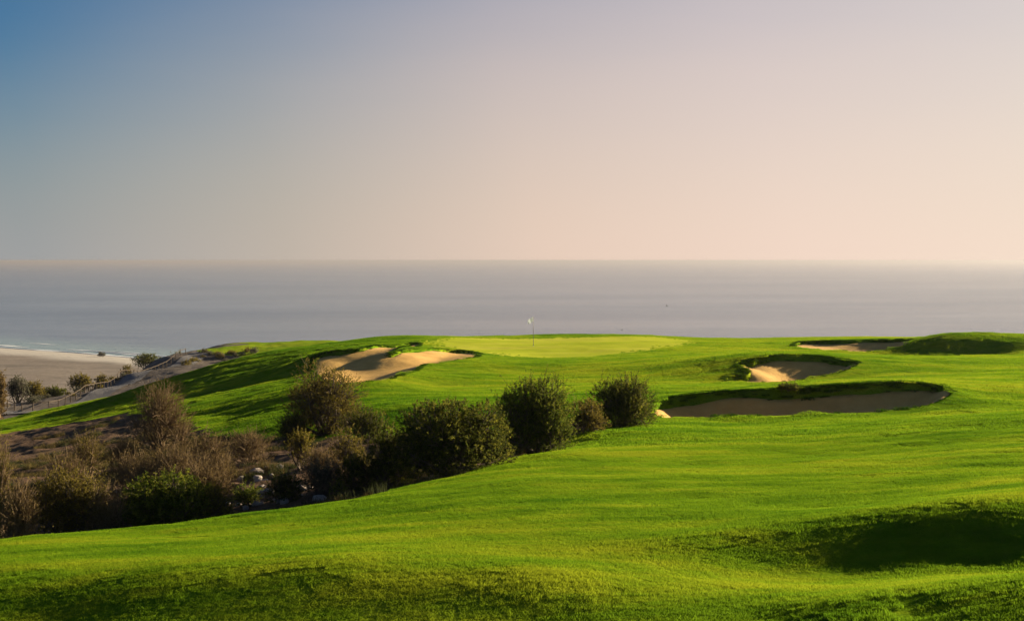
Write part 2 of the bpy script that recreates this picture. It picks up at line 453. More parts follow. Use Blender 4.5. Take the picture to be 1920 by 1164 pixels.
# bunkers
for k, P in BUNK.items():
    st = 0.16
    lo = P.min(0) - 0.8; hi = P.max(0) + 0.8
    gx = np.arange(lo[0], hi[0], st); gy = np.arange(lo[1], hi[1], st)
    GX, GY = np.meshgrid(gx, gy, indexing='xy'); x = GX.ravel(); y = GY.ravel()
    sd = sdf(P, x, y)
    ny = (sdf(P, x, y + 0.2) - sdf(P, x, y - 0.2)) / 0.4
    back = sstep(-0.1, 0.6, ny)
    t = -sd
    LIP = {'A': 0.15, 'B': 0.26, 'C': 0.24, 'D': 0.16}[k]
    lip = 0.07 + LIP * back * (1 + 0.55 * fbm(x * 0.45, y * 0.45, 61, 2))
    dep = 0.07 + 0.5 * LIP + {'A': 0.45, 'B': 0.58, 'C': 0.60, 'D': 0.35}[k] * (1.0 if k in 'AC' else 0.25 + 0.75 * sstep(lo[0] + 2.2, lo[0] + 5.2, x))
    off = lip + (dep - lip) * sstep(0.0, {'A': 3.2, 'B': 1.9, 'C': 1.4, 'D': 2.2}[k], t)
    O2 = off.reshape(GX.shape); O0 = O2.copy(); keep = sstep(0.55, 0.15, t).reshape(GX.shape)
    for _ in range(22 if k == 'A' else 8):              # raked smooth
        p_ = np.pad(O2, 1, mode='edge')
        O2 = (p_[:-2, 1:-1] + p_[2:, 1:-1] + p_[1:-1, :-2] + p_[1:-1, 2:] + 2 * p_[1:-1, 1:-1]) / 6
        O2 = O2 * (1 - keep) + O0 * keep
    z = base(x, y) - O2.ravel() + 0.025 * fbm(x * 1.2, y * 1.2, 62, 4) - 0.5 * sstep(0, 0.3, -t)
    nx = len(gx); jj = (np.arange(len(gy) - 1)[:, None] * nx + np.arange(nx - 1)[None, :]).ravel()
    q = np.column_stack([jj, jj + 1, jj + nx + 1, jj + nx])
    q = q[sd[q].min(1) < 0.35]
    u, inv = np.unique(q, return_inverse=True)
    tag(mobj("sand_bunker", np_mesh("sand_bunker", np.column_stack([x, y, z])[u], inv.reshape(q.shape), M_SAND)), kind="structure")

# ------------------------------------------------------------------ beach and sea
SEA = -62.0
def shore_s(x, y):
    c = 889 - 0.855 * (x + 210) + 22 * np.sin(x / 130.0) + 10 * np.sin(x / 47.0 + 1)
    return (c - y) / 1.316
bx = np.linspace(-1500, 700, 260); by = np.linspace(230, 2300, 330)
BX, BY = np.meshgrid(bx, by, indexing='xy')
s = shore_s(BX, BY)
bz = SEA + np.where(s > 0, np.minimum(s * 0.045, 1.6) + np.clip((s - 60) * 0.012, 0, 6), s * 0.05)
bz += sstep(30, 120, s) * (1.2 * fbm(BX * 0.02, BY * 0.02, 71, 5) + 0.5 * fbm(BX * 0.08, BY * 0.08, 72, 3))
bz = np.maximum(bz, SEA - 6)
nx = len(bx); jj = (np.arange(len(by) - 1)[:, None] * nx + np.arange(nx - 1)[None, :]).ravel()
t = NT("beach_sand")
dry = t.mix(0.55, t.ramp(t.noise(0.02, 6, 0.7, sc3=(0.5, 1.2, 1)), [(0.3, (0.085, 0.075, 0.06)), (0.5, (0.15, 0.12, 0.098)), (0.68, (0.22, 0.18, 0.15))]),
            t.ramp(t.noise(0.09, 6, 0.75, sc3=(0.5, 1.0, 1)), [(0.32, (0.05, 0.05, 0.038)), (0.48, (0.145, 0.118, 0.095)), (0.7, (0.22, 0.185, 0.15))]))
pale = t.ramp(t.noise(0.05, 4), [(0.3, (0.30, 0.27, 0.235)), (0.7, (0.38, 0.345, 0.30))])
col = t.mix(t.attr("strand"), dry, pale)
M_BEACH = t.surf(t.principled(col, 0.95, 0.1, t.bump(t.noise(0.3, 5), 0.5, 0.6)).outputs[0])
me = np_mesh("beach", np.column_stack([BX.ravel(), BY.ravel(), bz.ravel()]), np.column_stack([jj, jj + 1, jj + nx + 1, jj + nx]), M_BEACH)
fattr(me, "strand", sstep(58, 38, s + 10 * fbm(BX * 0.03, BY * 0.03, 73, 4)).ravel())
tag(mobj("beach", me), kind="structure")

t = NT("sea_water")
swell = t.noise(0.035, 5, 0.6, sc3=(0.35, 1.0, 1)); chop = t.noise(0.5, 5, 0.65, sc3=(0.6, 1.0, 1))
add = t.n("ShaderNodeMath", operation='MULTIPLY_ADD'); t.l(swell, add.inputs[0]); add.inputs[1].default_value = 3.0; t.l(chop, add.inputs[2])
wcol = t.mix(t.attr("shallow"), t.ramp(t.noise(0.0035, 6, 0.7, sc3=(0.3, 1.0, 1)), [(0.35, (0.13, 0.15, 0.185)), (0.65, (0.18, 0.20, 0.235))]), (0.22, 0.28, 0.27))
p = t.principled(wcol, 0.20, 0.5, t.bump(add.outputs[0], 0.6, 1.3))
ws = t.n("ShaderNodeMapRange"); t.l(t.noise(0.004, 5, 0.65, sc3=(0.25, 1.0, 1)), ws.inputs[0])
for i, v in zip((1, 2, 3, 4), (0.3, 0.7, 0.16, 0.26)): ws.inputs[i].default_value = v
t.l(ws.outputs[0], p.inputs["Roughness"])
p.inputs["IOR"].default_value = 1.333
M_SEA = t.surf(p.outputs[0])
xs = np.concatenate([-np.geomspace(60000, 900, 16), np.linspace(-800, 200, 60), np.geomspace(260, 60000, 16)])
ys = np.concatenate([np.linspace(250, 1500, 80), np.geomspace(1560, 60000, 30)])
SX, SY = np.meshgrid(xs, ys, indexing='xy'); nx = len(xs)
jj = (np.arange(len(ys) - 1)[:, None] * nx + np.arange(nx - 1)[None, :]).ravel()
me = np_mesh("sea", np.column_stack([SX.ravel(), SY.ravel(), np.full(SX.size, SEA)]), np.column_stack([jj, jj + 1, jj + nx + 1, jj + nx]), M_SEA)
fattr(me, "shallow", sstep(-120, -10, shore_s(SX, SY)).ravel())
tag(mobj("sea", me), kind="structure")
# ------------------------------------------------------------------ sea air
def haze_box(density, color, g):
    x0, x1, y0, y1, z0, z1 = -60500, 60500, -3000, 60300, SEA - 8.0, 1.5
    vs = [(x, y, z) for z in (z0, z1) for y in (y0, y1) for x in (x0, x1)]
    fs = [(0, 2, 3, 1), (4, 5, 7, 6), (0, 1, 5, 4), (2, 6, 7, 3), (0, 4, 6, 2), (1, 3, 7, 5)]
    t = NT("haze_air")
    v = t.n("ShaderNodeVolumePrincipled")
    v.inputs["Color"].default_value = (*color, 1)
    v.inputs["Density"].default_value = density
    v.inputs["Anisotropy"].default_value = g
    t.l(v.outputs[0], t.out.inputs["Volume"])
    tag(mobj("haze", np_mesh("haze", np.array(vs), np.array(fs), t.m, False)), kind="stuff")
haze_box(9e-5, (0.265, 0.258, 0.28), 0.40)

# ------------------------------------------------------------------ grass
def blade_patch(name, size, n, h0, h1, w, lean, mat, seg=2):
    r = np.random.default_rng(hash(name) % 1000 + 5)
    px = r.uniform(-size / 2, size / 2, n); py = r.uniform(-size / 2, size / 2, n)
    cl = 0.75 + 0.5 * fbm(px * 6 / size, py * 6 / size, 81, 3)
    h = r.uniform(h0, h1, n) * cl
    a = r.uniform(0, 2 * np.pi, n); la = r.uniform(0, 2 * np.pi, n); ln = h * lean * r.uniform(0.3, 1.3, n)
    cx, cy = np.cos(a) * w / 2, np.sin(a) * w / 2
    lx, ly = np.cos(la) * ln, np.sin(la) * ln
    z0 = np.full(n, -0.015)
    P = [np.column_stack([px - cx, py - cy, z0]), np.column_stack([px + cx, py + cy, z0]),
         np.column_stack([px + cx * .8 + lx * .35, py + cy * .8 + ly * .35, h * .6]), np.column_stack([px - cx * .8 + lx * .35, py - cy * .8 + ly * .35, h * .6]),
         np.column_stack([px + lx, py + ly, h])]
    Vv = np.stack(P, 1).reshape(-1, 3); i = np.arange(n) * 5
    return np_mesh(name, Vv, [np.column_stack([i, i + 1, i + 2, i + 3]), np.column_stack([i + 3, i + 2, i + 4])], mat)

def scatter(name, pts, rot, scl, idx, meshes):
    """one grass object: a point cloud mesh whose points carry patches of blades"""
    me = bpy.data.meshes.new(name); me.vertices.add(len(pts))
    me.vertices.foreach_set("co", np.asarray(pts, np.float32).ravel())
    a = me.attributes.new("rot", 'FLOAT_VECTOR', 'POINT'); a.data.foreach_set("vector", np.asarray(rot, np.float32).ravel())
    a = me.attributes.new("scl", 'FLOAT_VECTOR', 'POINT'); a.data.foreach_set("vector", np.asarray(scl, np.float32).ravel())
    a = me.attributes.new("pick", 'INT', 'POINT'); a.data.foreach_set("value", np.asarray(idx, np.int32))
    o = mobj(name, me)
    col = bpy.data.collections.new(name + "_patches")
    for i, m in enumerate(meshes):
        col.objects.link(bpy.data.objects.new("patch_%02d" % i, m))
    ng = bpy.data.node_groups.new(name, 'GeometryNodeTree')
    ng.interface.new_socket("Geometry", in_out='INPUT', socket_type='NodeSocketGeometry')
    ng.interface.new_socket("Geometry", in_out='OUTPUT', socket_type='NodeSocketGeometry')
    gi = ng.nodes.new("NodeGroupInput"); go = ng.nodes.new("NodeGroupOutput")
    ci = ng.nodes.new("GeometryNodeCollectionInfo"); ci.inputs["Collection"].default_value = col
    ci.inputs["Separate Children"].default_value = True; ci.inputs["Reset Children"].default_value = True
    ip = ng.nodes.new("GeometryNodeInstanceOnPoints"); ip.inputs["Pick Instance"].default_value = True
    def na(nm, ty):
        nd = ng.nodes.new("GeometryNodeInputNamedAttribute"); nd.data_type = ty; nd.inputs["Name"].default_value = nm
        return nd.outputs["Attribute"]
    L = ng.links.new
    L(gi.outputs[0], ip.inputs["Points"]); L(ci.outputs[0], ip.inputs["Instance"])
    L(na("pick", 'INT'), ip.inputs["Instance Index"])
    er = ng.nodes.new("FunctionNodeEulerToRotation"); L(na("rot", 'FLOAT_VECTOR'), er.inputs[0]); L(er.outputs[0], ip.inputs["Rotation"])
    L(na("scl", 'FLOAT_VECTOR'), ip.inputs["Scale"]); L(ip.outputs[0], go.inputs[0])
    md = o.modifiers.new("patches", 'NODES'); md.node_group = ng
    return o

def tilt_euler(x, y, carve=True, eps=0.25):
    zx = (height(x + eps, y, carve) - height(x - eps, y, carve)) / (2 * eps)
    zy = (height(x, y + eps, carve) - height(x, y - eps, carve)) / (2 * eps)
    rz = rng.uniform(0, 2 * np.pi, len(x)); out = np.empty((len(x), 3))
    for i in range(len(x)):
        n = Vector((-zx[i], -zy[i], 1)).normalized()
        q = Vector((0, 0, 1)).rotation_difference(n)
        out[i] = (q.to_matrix() @ Matrix.Rotation(rz[i], 3, 'Z')).to_euler()[:]
    return out
def bunk_sd(x, y):
    r = np.full(x.shape, 99.0)
    for P in BUNK.values():
        lo = P.min(0) - 3; hi = P.max(0) + 3
        b = (x > lo[0]) & (x < hi[0]) & (y > lo[1]) & (y < hi[1])
        if b.any(): r[b] = np.minimum(r[b], sdf(P, x[b], y[b]))
    return r
def dirt_sd(x, y):
    r = np.full(x.shape, 99.0); b = (y > 28) & (y < 112) & (x < 14)
    if b.any(): r[b] = sdf(DIRT, x[b], y[b])
    return r

near_p = [blade_patch("near_turf_%d" % i, 0.7, 1700, 0.016, 0.038, 0.006, 0.9, M_BLADE) for i in range(5)]
far_p = [blade_patch("far_turf_%d" % i, 1.5, 1300, 0.02, 0.045, 0.014, 0.9, M_BLADE) for i in range(4)]
def lattice(y0, y1, step, tmax=0.43):
    ys = np.arange(y0, y1, step); X = []; Y = []
    for y in ys:
        xx = np.arange(-tmax * (y + 7), tmax * (y + 7), step)
        X.append(xx + rng.uniform(-.35, .35, len(xx)) * step); Y.append(y + rng.uniform(-.35, .35, len(xx)) * step)
    return np.concatenate(X), np.concatenate(Y)
def turf(name, y0, y1, step, meshes, zs):
    x, y = lattice(y0, y1, step)
    k = (bunk_sd(x, y) > 0.45 * step) & (dirt_sd(x, y) > 0.1)
    g = (y > 88) & (y < 132); kk = np.ones(len(x), bool)
    if g.any(): kk[g] = sdf(GREEN, x[g], y[g]) > 0.3 * step
    tx = x / y * F + 960
    k &= kk & ~((y > 126) & (tx < 760))
    x, y = x[k], y[k]
    z = height(x, y)
    s = rng.uniform(0.9, 1.15, len(x))
    hs = zs * s * (1 + 0.35 * fbm(x * 0.35, y * 0.35, 91, 3))
    tag(scatter(name, np.column_stack([x, y, z]), tilt_euler(x, y), np.column_stack([s, s, hs]), rng.integers(0, len(meshes), len(x)), meshes), kind="stuff")
turf("fairway_grass", 8.0, 42.0, 0.52, near_p, 1.0)
turf("distant_grass", 42.0, 128.0, 1.05, far_p, 1.0)

# shaggy grass along the bunker lips and the edge of the mown grass
tuft_p = [blade_patch("lip_tuft_%d" % i, 0.34, 130, 0.03, 0.09, 0.012, 1.3, M_ROUGH) for i in range(4)]
X = []; Y = []
for k, P in BUNK.items():
    n = len(P)
    for i in range(n):
        a, b = P[i], P[(i + 1) % n]; L_ = np.hypot(*(b - a)); m = max(1, int(L_ / 0.10))
        nrm = np.array([b[1] - a[1], a[0] - b[0]]) / (L_ + 1e-9)
        for j in range(m):
            q = a + (b - a) * (j + rng.random()) / m
            q2 = q + nrm * 0.3
            outward = nrm if sdf(P, q2[:1], q2[1:])[0] > 0 else -nrm
            back = outward[1] > -0.2
            for _ in range(2 if back else 1):
                if not back and rng.random() < 0.75: continue
                p = q + outward * rng.uniform(-0.20, 0.22 if back else 0.1)
                X.append(p[0]); Y.append(p[1])
X = np.array(X); Y = np.array(Y)
Z = height(X, Y)
S = rng.uniform(0.5, 1.15, len(X)) * np.clip(0.85 + 0.7 * fbm(X * 0.5, Y * 0.5, 95, 2), 0.35, 1.6)
tag(scatter("bunker_lip_grass", np.column_stack([X, Y, Z]), tilt_euler(X, Y, False), np.column_stack([S, S, S]), rng.integers(0, 4, len(X)), tuft_p), kind="stuff")

# ------------------------------------------------------------------ shrubs and trees
def tube_parts():
    return {"V": [], "Q": [], "n": 0}
def add_tube(acc, pts, rad, sides=5):
    pts = np.asarray(pts, float); n = len(pts)
    tan = np.gradient(pts, axis=0); tan /= np.linalg.norm(tan, axis=1)[:, None] + 1e-9
    up = np.where(np.abs(tan[:, 2:3]) > 0.9, np.array([[1.0, 0, 0]]), np.array([[0, 0, 1.0]]))
    u = np.cross(tan, up); u /= np.linalg.norm(u, axis=1)[:, None] + 1e-9
    v = np.cross(tan, u)
    a = np.linspace(0, 2 * np.pi, sides, endpoint=False)
    ring = pts[:, None] + (u[:, None] * np.cos(a)[None, :, None] + v[:, None] * np.sin(a)[None, :, None]) * np.asarray(rad)[:, None, None]
    k = acc["n"]; acc["V"].append(ring.reshape(-1, 3)); acc["n"] += n * sides
    i = np.arange(n - 1)[:, None] * sides + np.arange(sides)[None, :]
    j = np.arange(n - 1)[:, None] * sides + (np.arange(sides)[None, :] + 1) % sides
    acc["Q"].append((np.stack([i, j, j + sides, i + sides], -1).reshape(-1, 4)) + k)

def unit(v): return v / (np.linalg.norm(v, axis=-1, keepdims=True) + 1e-9)

def shrub_meshes(seed, w, dp, h, lobes, sprigs, leaves, leaf, lw, sprig_len, stems, up=0.35, fill=0.35, twig=0.006, lobe_r=0.40, low=0.25):
    """returns (wood mesh data, leaf mesh data) of one shrub of width w, depth dp, height h, standing at the origin"""
    r = np.random.default_rng(seed)
    wood = tube_parts()
    LC = []; LR = []
    zl = -0.75 + 1.5 * min(low, .4)                     # how far down the crown reaches
    for i in range(lobes):
        uz = zl + (0.98 - zl) * (i + r.random() * .8) / lobes
        a = i * 2.39996 + r.normal(0, .3); ur = math.sqrt(max(0.0, 1 - uz * uz)) if uz > 0 else 1.0 - 0.25 * abs(uz)
        k = r.uniform(lobe_r * .75, lobe_r * 1.25); m = (1 - k) * r.uniform(.66, 1.12)
        c = np.array([math.cos(a) * ur * w * .5 * m, math.sin(a) * ur * dp * .5 * m, h * (.44 + .56 * uz * m)])
        LC.append(c); LR.append(np.array([w * .5, dp * .5, h * .5]) * k)
    if low < 0.12:                                      # skirt of low growth down to the ground
        for i in range(6):
            a = i * 1.047 + r.normal(0, .3); k = r.uniform(.30, .44)
            LC.append(np.array([math.cos(a) * w * .5 * (1 - k) * .95, math.sin(a) * dp * .5 * (1 - k) * .95, h * r.uniform(.12, .24)])); LR.append(np.array([w * .5 * k, dp * .5 * k, h * .24])); lobes += 1
    LC.append(np.array([0, 0, .48 * h])); LR.append(np.array([w * .5, dp * .5, h * .5]) * .45); lobes += 1
    LC = np.array(LC); LR = np.array(LR)
    for i in range(max(stems, lobes)):
        c = LC[i % lobes] + r.normal(0, .06, 3) * w
        b0 = np.array([r.normal(0, .05 * w), r.normal(0, .05 * w), -0.06])
        t = np.linspace(0, 1, 6)[:, None]
        mid = (b0 + c) / 2 + np.array([r.normal(0, .10 * w), r.normal(0, .10 * w), -0.05 * h])
        p = (1 - t) ** 2 * b0 + 2 * t * (1 - t) * mid + t ** 2 * c + r.normal(0, .008 * h, (6, 3))
        add_tube(wood, p, np.linspace(.022, .009, 6) * h, 5)
    which = r.choice(lobes, sprigs, p=(LR.prod(1) / LR.prod(1).sum()))
    dirs = unit(r.normal(0, 1, (sprigs, 3)) + np.array([0, 0, 0.25]))
    rad = 1 - fill * r.random(sprigs) ** 1.7
    lump = 1 + 0.16 * np.sin(dirs[:, 0] * 5 + which * 2.1) * np.sin(dirs[:, 2] * 6 + which)
    pos = LC[which] + dirs * LR[which] * (rad * lump)[:, None]
    pos[:, 2] = np.maximum(pos[:, 2], 0.04 * h)
    # thin branches from the lobe centre to some of the sprigs
    for i in r.choice(sprigs, min(sprigs, 26 * lobes), replace=False):
        c = LC[which[i]] * np.array([1, 1, .85]); t = np.linspace(0, 1, 4)[:, None]
        p = c + (pos[i] - c) * t + r.normal(0, .012 * h, (4, 3)) * t
        add_tube(wood, p, np.linspace(.006, .0025, 4) * h, 4)
    gd = unit(dirs * 0.8 + r.normal(0, .45, (sprigs, 3)) + np.array([0, 0, up]))
    L = sprig_len * r.uniform(.45, 1.35, sprigs) * np.where(r.random(sprigs) < .10, 1.9, 1.0)
    # twigs
    t = np.linspace(0, 1, 3)
    bend = r.normal(0, .12, (sprigs, 3)) * L[:, None]
    tip = pos + gd * L[:, None] + bend
    side = unit(np.cross(gd, r.normal(0, 1, (sprigs, 3))))
    TV = np.stack([pos - side * twig, pos + side * twig, tip + side * twig * .4, tip - side * twig * .4], 1).reshape(-1, 3)
    k = wood["n"]; wood["V"].append(TV); wood["n"] += len(TV)
    ti = np.arange(sprigs) * 4 + k; wood["Q"].append(np.column_stack([ti, ti + 1, ti + 2, ti + 3]))
    wv = np.concatenate(wood["V"]); wq = np.concatenate(wood["Q"])
    lv = lq = tint = None
    if leaves:
        f = (np.arange(leaves) + 0.5) / leaves
        n = sprigs * leaves
        f = np.clip(np.tile(f, sprigs) + r.normal(0, .08, n), 0, 1.05)
        si = np.repeat(np.arange(sprigs), leaves)
        b = pos[si] + (tip - pos)[si] * f[:, None]
        ax = unit(gd[si] * .7 + r.normal(0, .75, (n, 3)))
        sd = unit(np.cross(ax, r.normal(0, 1, (n, 3))))
        ll = leaf * r.uniform(.6, 1.3, n)[:, None]; ww = lw * r.uniform(.7, 1.2, n)[:, None]
        lv = np.stack([b, b + ax * ll * .5 + sd * ww * .5, b + ax * ll, b + ax * ll * .5 - sd * ww * .5], 1).reshape(-1, 3)
        i4 = np.arange(n) * 4; lq = np.column_stack([i4, i4 + 1, i4 + 2, i4 + 3])
        st = np.clip(r.normal(.42, .20, sprigs) + 0.30 * (rad > .93) * (dirs[:, 2] > -0.2), 0, 1)   # sunlit tips painted in: outer, upper sprigs get a yellower tint
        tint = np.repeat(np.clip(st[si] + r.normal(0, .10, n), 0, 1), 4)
    return (wv, wq), (lv, lq, tint)

BARK = mat_bark("shrub_bark", (0.05, 0.038, 0.028), (0.13, 0.10, 0.075))
BARK_DRY = mat_bark("dry_wood", (0.10, 0.064, 0.036), (0.20, 0.14, 0.078))
LEAF = {
 'dark':  mat_leaf("dark_leaf", (0.028, 0.036, 0.007), (0.062, 0.072, 0.011), (0.16, 0.148, 0.02)),
 'green': mat_leaf("green_leaf", (0.032, 0.050, 0.007), (0.075, 0.098, 0.011), (0.18, 0.175, 0.022)),
 'olive': mat_leaf("olive_leaf", (0.060, 0.050, 0.011), (0.12, 0.095, 0.018), (0.20, 0.155, 0.03)),
 'dry':   mat_leaf("dry_leaf", (0.070, 0.046, 0.020), (0.125, 0.085, 0.034), (0.19, 0.138, 0.05)),
 'yellow':mat_leaf("yellow_leaf", (0.080, 0.070, 0.012), (0.140, 0.115, 0.018), (0.210, 0.160, 0.030)),
 'grey':  mat_leaf("grey_leaf", (0.045, 0.046, 0.030), (0.085, 0.082, 0.052), (0.130, 0.122, 0.080)),
}
STYLE = {  # lobes, sprigs, leaves, leaf length, leaf width, sprig length, stems, extra
 'dense': dict(lobes=13, sprigs=1500, leaves=14, leaf=.060, lw=.032, sprig_len=.15, stems=7, fill=.45, lobe_r=.44, low=.02),
 'spiky': dict(lobes=12, sprigs=1100, leaves=14, leaf=.060, lw=.028, sprig_len=.26, stems=8, up=.6, fill=.55, lobe_r=.44, low=.02),
 'airy':  dict(lobes=12, sprigs=1000, leaves=12, leaf=.048, lw=.026, sprig_len=.20, stems=8, fill=.6, lobe_r=.44, low=.06),
 'dry':   dict(lobes=10, sprigs=1200, leaves=7, leaf=.036, lw=.020, sprig_len=.28, stems=9, up=.7, fill=.8, twig=.005, lobe_r=.48, low=.02),
 'small': dict(lobes=7, sprigs=380, leaves=12, leaf=.048, lw=.026, sprig_len=.15, stems=6, up=.6, fill=.6, lobe_r=.52, low=.0),
 'far':   dict(lobes=9, sprigs=480, leaves=10, leaf=.17, lw=.10, sprig_len=.40, stems=4, fill=.5, twig=.012, lobe_r=.44, low=.16),
}
_seed = [100]
def shrub(name, cat, label, x0, x1, yt, yb, style, leafk, d=None, depth=0.9, dry=False, group=None, seed=None, **over):
    xc = (x0 + x1) / 2
    if d is None: gx, gy = ground_at(xc, yb)
    else: gx, gy = W(xc, d), d
    gz = H(gx, gy)
    w = (x1 - x0) / F * gy * 1.06
    h = -(yt - HZ) / F * gy - gz
    if h < 0.15: h = 0.15
    _seed[0] += 1
    P = dict(STYLE[style]); P.update(over)
    (wv, wq), (lv, lq, ti) = shrub_meshes(seed or _seed[0], w, w * depth, h, **P)
    e = empty(name, (gx, gy, gz)); tag(e, label, cat, group)
    mobj("trunk" if name == "tree" else "branches", np_mesh(name + "_branches", wv, wq, BARK_DRY if dry else BARK, False), e)
    if lv is not None:
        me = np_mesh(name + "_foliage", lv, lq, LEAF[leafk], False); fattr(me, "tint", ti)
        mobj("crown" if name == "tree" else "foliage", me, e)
    return e, w, h

SH = "shrub"
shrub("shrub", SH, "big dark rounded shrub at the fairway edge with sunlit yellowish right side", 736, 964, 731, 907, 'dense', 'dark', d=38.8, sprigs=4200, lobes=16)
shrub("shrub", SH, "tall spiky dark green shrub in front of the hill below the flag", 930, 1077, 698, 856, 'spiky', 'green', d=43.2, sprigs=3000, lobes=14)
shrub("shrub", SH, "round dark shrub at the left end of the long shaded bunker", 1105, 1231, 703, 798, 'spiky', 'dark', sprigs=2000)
shrub("shrub", SH, "low dark shrub squeezed between the tall spiky shrub and the round one", 1062, 1142, 744, 810, 'small', 'olive', sprigs=800)
shrub("shrub", SH, "tall airy olive brown shrub below the large left bunker", 530, 688, 674, 815, 'airy', 'olive', sprigs=3600, lobes=13, low=.02)
shrub("shrub", SH, "small almost black shrub left of the airy olive shrub's foot", 517, 580, 770, 828, 'small', 'dark', sprigs=900)
shrub("shrub", SH, "dark rounded shrub right behind the airy olive shrub", 640, 728, 755, 826, 'small', 'dark', sprigs=1000)
shrub("shrub", SH, "dark shrub filling the gap left of the big rounded shrub", 695, 775, 795, 908, 'dense', 'dark', d=39.5, sprigs=900, lobes=7)
shrub("sapling", SH, "slim yellow leaved upright sapling standing in the dirt", 537, 588, 800, 874, 'small', 'yellow', sprigs=330, up=1.2, low=.25, depth=.8)
shrub("shrub", SH, "olive shrub on the dirt right of the yellow sapling", 610, 690, 806, 872, 'airy', 'olive', sprigs=600)
shrub("shrub", SH, "low blackish green shrub left of the rusty tuft", 632, 708, 842, 914, 'small', 'dark', sprigs=700)
shrub("shrub", SH, "rusty yellow tuft beside the big dark shrub's left foot", 690, 737, 862, 908, 'small', 'yellow', sprigs=320, dry=True)
shrub("shrub", SH, "low grey green shrub above the rocks in the middle of the gully", 565, 645, 858, 922, 'small', 'grey', sprigs=520)
shrub("shrub", SH, "dark low shrub among the pale rocks", 500, 566, 884, 938, 'small', 'dark', sprigs=420)
shrub("shrub", SH, "small green tuft between pale rocks near the green leafy shrub", 438, 486, 905, 944, 'small', 'green', sprigs=260)
shrub("shrub", SH, "tiny pale green plant at the dirt's lower edge", 618, 648, 896, 928, 'small', 'green', sprigs=110, leaves=8)
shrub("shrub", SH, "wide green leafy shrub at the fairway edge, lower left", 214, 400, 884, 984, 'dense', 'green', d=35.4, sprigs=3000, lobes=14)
shrub("shrub", SH, "bright yellow green shrub added for the sunlit right side of the green leafy one", 372, 438, 905, 968, 'small', 'yellow', d=35.6, sprigs=520)  # sunlit flank of the wide green shrub, put in as yellow leaves
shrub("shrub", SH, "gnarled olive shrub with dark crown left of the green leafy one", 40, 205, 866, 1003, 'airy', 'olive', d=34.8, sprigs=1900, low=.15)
shrub("dry_shrub", SH, "tall leafless brown shrub standing before the sloping path", 233, 366, 706, 842, 'dry', 'dry', dry=True, sprigs=3400, lobes=12, low=.04)
shrub("dry_shrub", SH, "crooked bare bush on the dark dirt slope, left", 122, 196, 801, 902, 'dry', 'olive', dry=True, sprigs=800, lobes=6, low=.3)
shrub("dry_shrub", SH, "brown twiggy shrub above the green leafy shrub's left half", 185, 300, 838, 930, 'dry', 'dry', dry=True, sprigs=1100)
shrub("dry_shrub", SH, "greyish brown twiggy shrub above the green leafy shrub's right half", 272, 392, 822, 925, 'dry', 'dry', dry=True, sprigs=1200)
shrub("dry_shrub", SH, "reddish brown bare shrub below the bright grass slope", 345, 432, 802, 900, 'dry', 'dry', dry=True, sprigs=800)
shrub("dry_shrub", SH, "low rust coloured shrub by the white boulder", 420, 512, 806, 868, 'dry', 'dry', dry=True, sprigs=800)
shrub("dry_shrub", SH, "tall tan dry shrub cut by the photo's left edge", -40, 28, 800, 1005, 'dry', 'yellow', d=35.0, dry=True, sprigs=900)
shrub("dry_shrub", SH, "short tan dry shrub at the fairway edge in the lower left corner", 0, 72, 890, 1008, 'dry', 'dry', d=33.6, dry=True, sprigs=700)
shrub("dry_shrub", SH, "grey brown tangle between the gnarled olive shrub and the green leafy one", 150, 240, 900, 996, 'dry', 'dry', d=34.8, dry=True, sprigs=700)
for (a, lab) in (((225, 330, 852, 938), "tangled tan brush directly behind the green leafy shrub's top left"), ((300, 398, 856, 935), "tangled brush directly behind the green leafy shrub's top right"),
                 ((378, 440, 846, 915), "brown brush just left of the largest pale boulder"), ((352, 430, 872, 932), "low grey brown brush behind the bright yellow green shrub"), ((80, 170, 838, 935), "thin dry brush behind the gnarled olive shrub"),
                 ((560, 640, 838, 892), "rusty dry brush between the yellow sapling and the olive shrub"), ((196, 262, 815, 880), "small dry bush at the left foot of the tall leafless shrub")):
    shrub("dry_shrub", SH, lab, *a, 'dry', 'dry', dry=True, sprigs=800)
shrub("shrub", SH, "dark green clump hanging over the long bunker's lip", 1458, 1502, 723, 752, 'small', 'dark', d=57.2, sprigs=420, sprig_len=.12)
# trees beyond the path
TG = "trees and bushes beyond the path"
shrub("tree", "tree", "grey bare crowned tree at the fence's left end", 8, 58, 700, 752, 'far', 'grey', d=182, group=TG)
shrub("tree", "tree", "low dark bush right of the grey crowned tree", 44, 84, 714, 752, 'far', 'olive', d=184, group=TG, low=.15)
shrub("tree", "tree", "flat dark bush between two larger bushes behind the fence", 76, 124, 726, 750, 'far', 'dark', d=188, group=TG, low=.1)
shrub("tree", "tree", "round dark tree behind the middle of the fence", 126, 177, 698, 736, 'far', 'olive', d=203, group=TG, low=.2)
shrub("tree", "tree", "small dark bush right of the round dark tree", 178, 202, 702, 720, 'far', 'olive', d=210, group=TG, low=.1, sprigs=200)
shrub("tree", "tree", "thin little tree left of the biggest tree on the path's bank", 226, 250, 681, 706, 'far', 'olive', d=232, group=TG, sprigs=160, low=.4)
shrub("tree", "tree", "biggest tree on the bank beside the lit fence rail", 243, 306, 660, 700, 'far', 'dark', d=248, group=TG, sprigs=600)
shrub("tree", "tree", "small dark tree at the upper end of the fence", 318, 346, 653, 676, 'far', 'dark', d=285, group=TG, sprigs=260)
shrub("tree", "tree", "brown dry tree at the photo's left edge above the path", -14, 9, 694, 800, 'far', 'dry', d=150, group=TG, low=.2, dry=True)
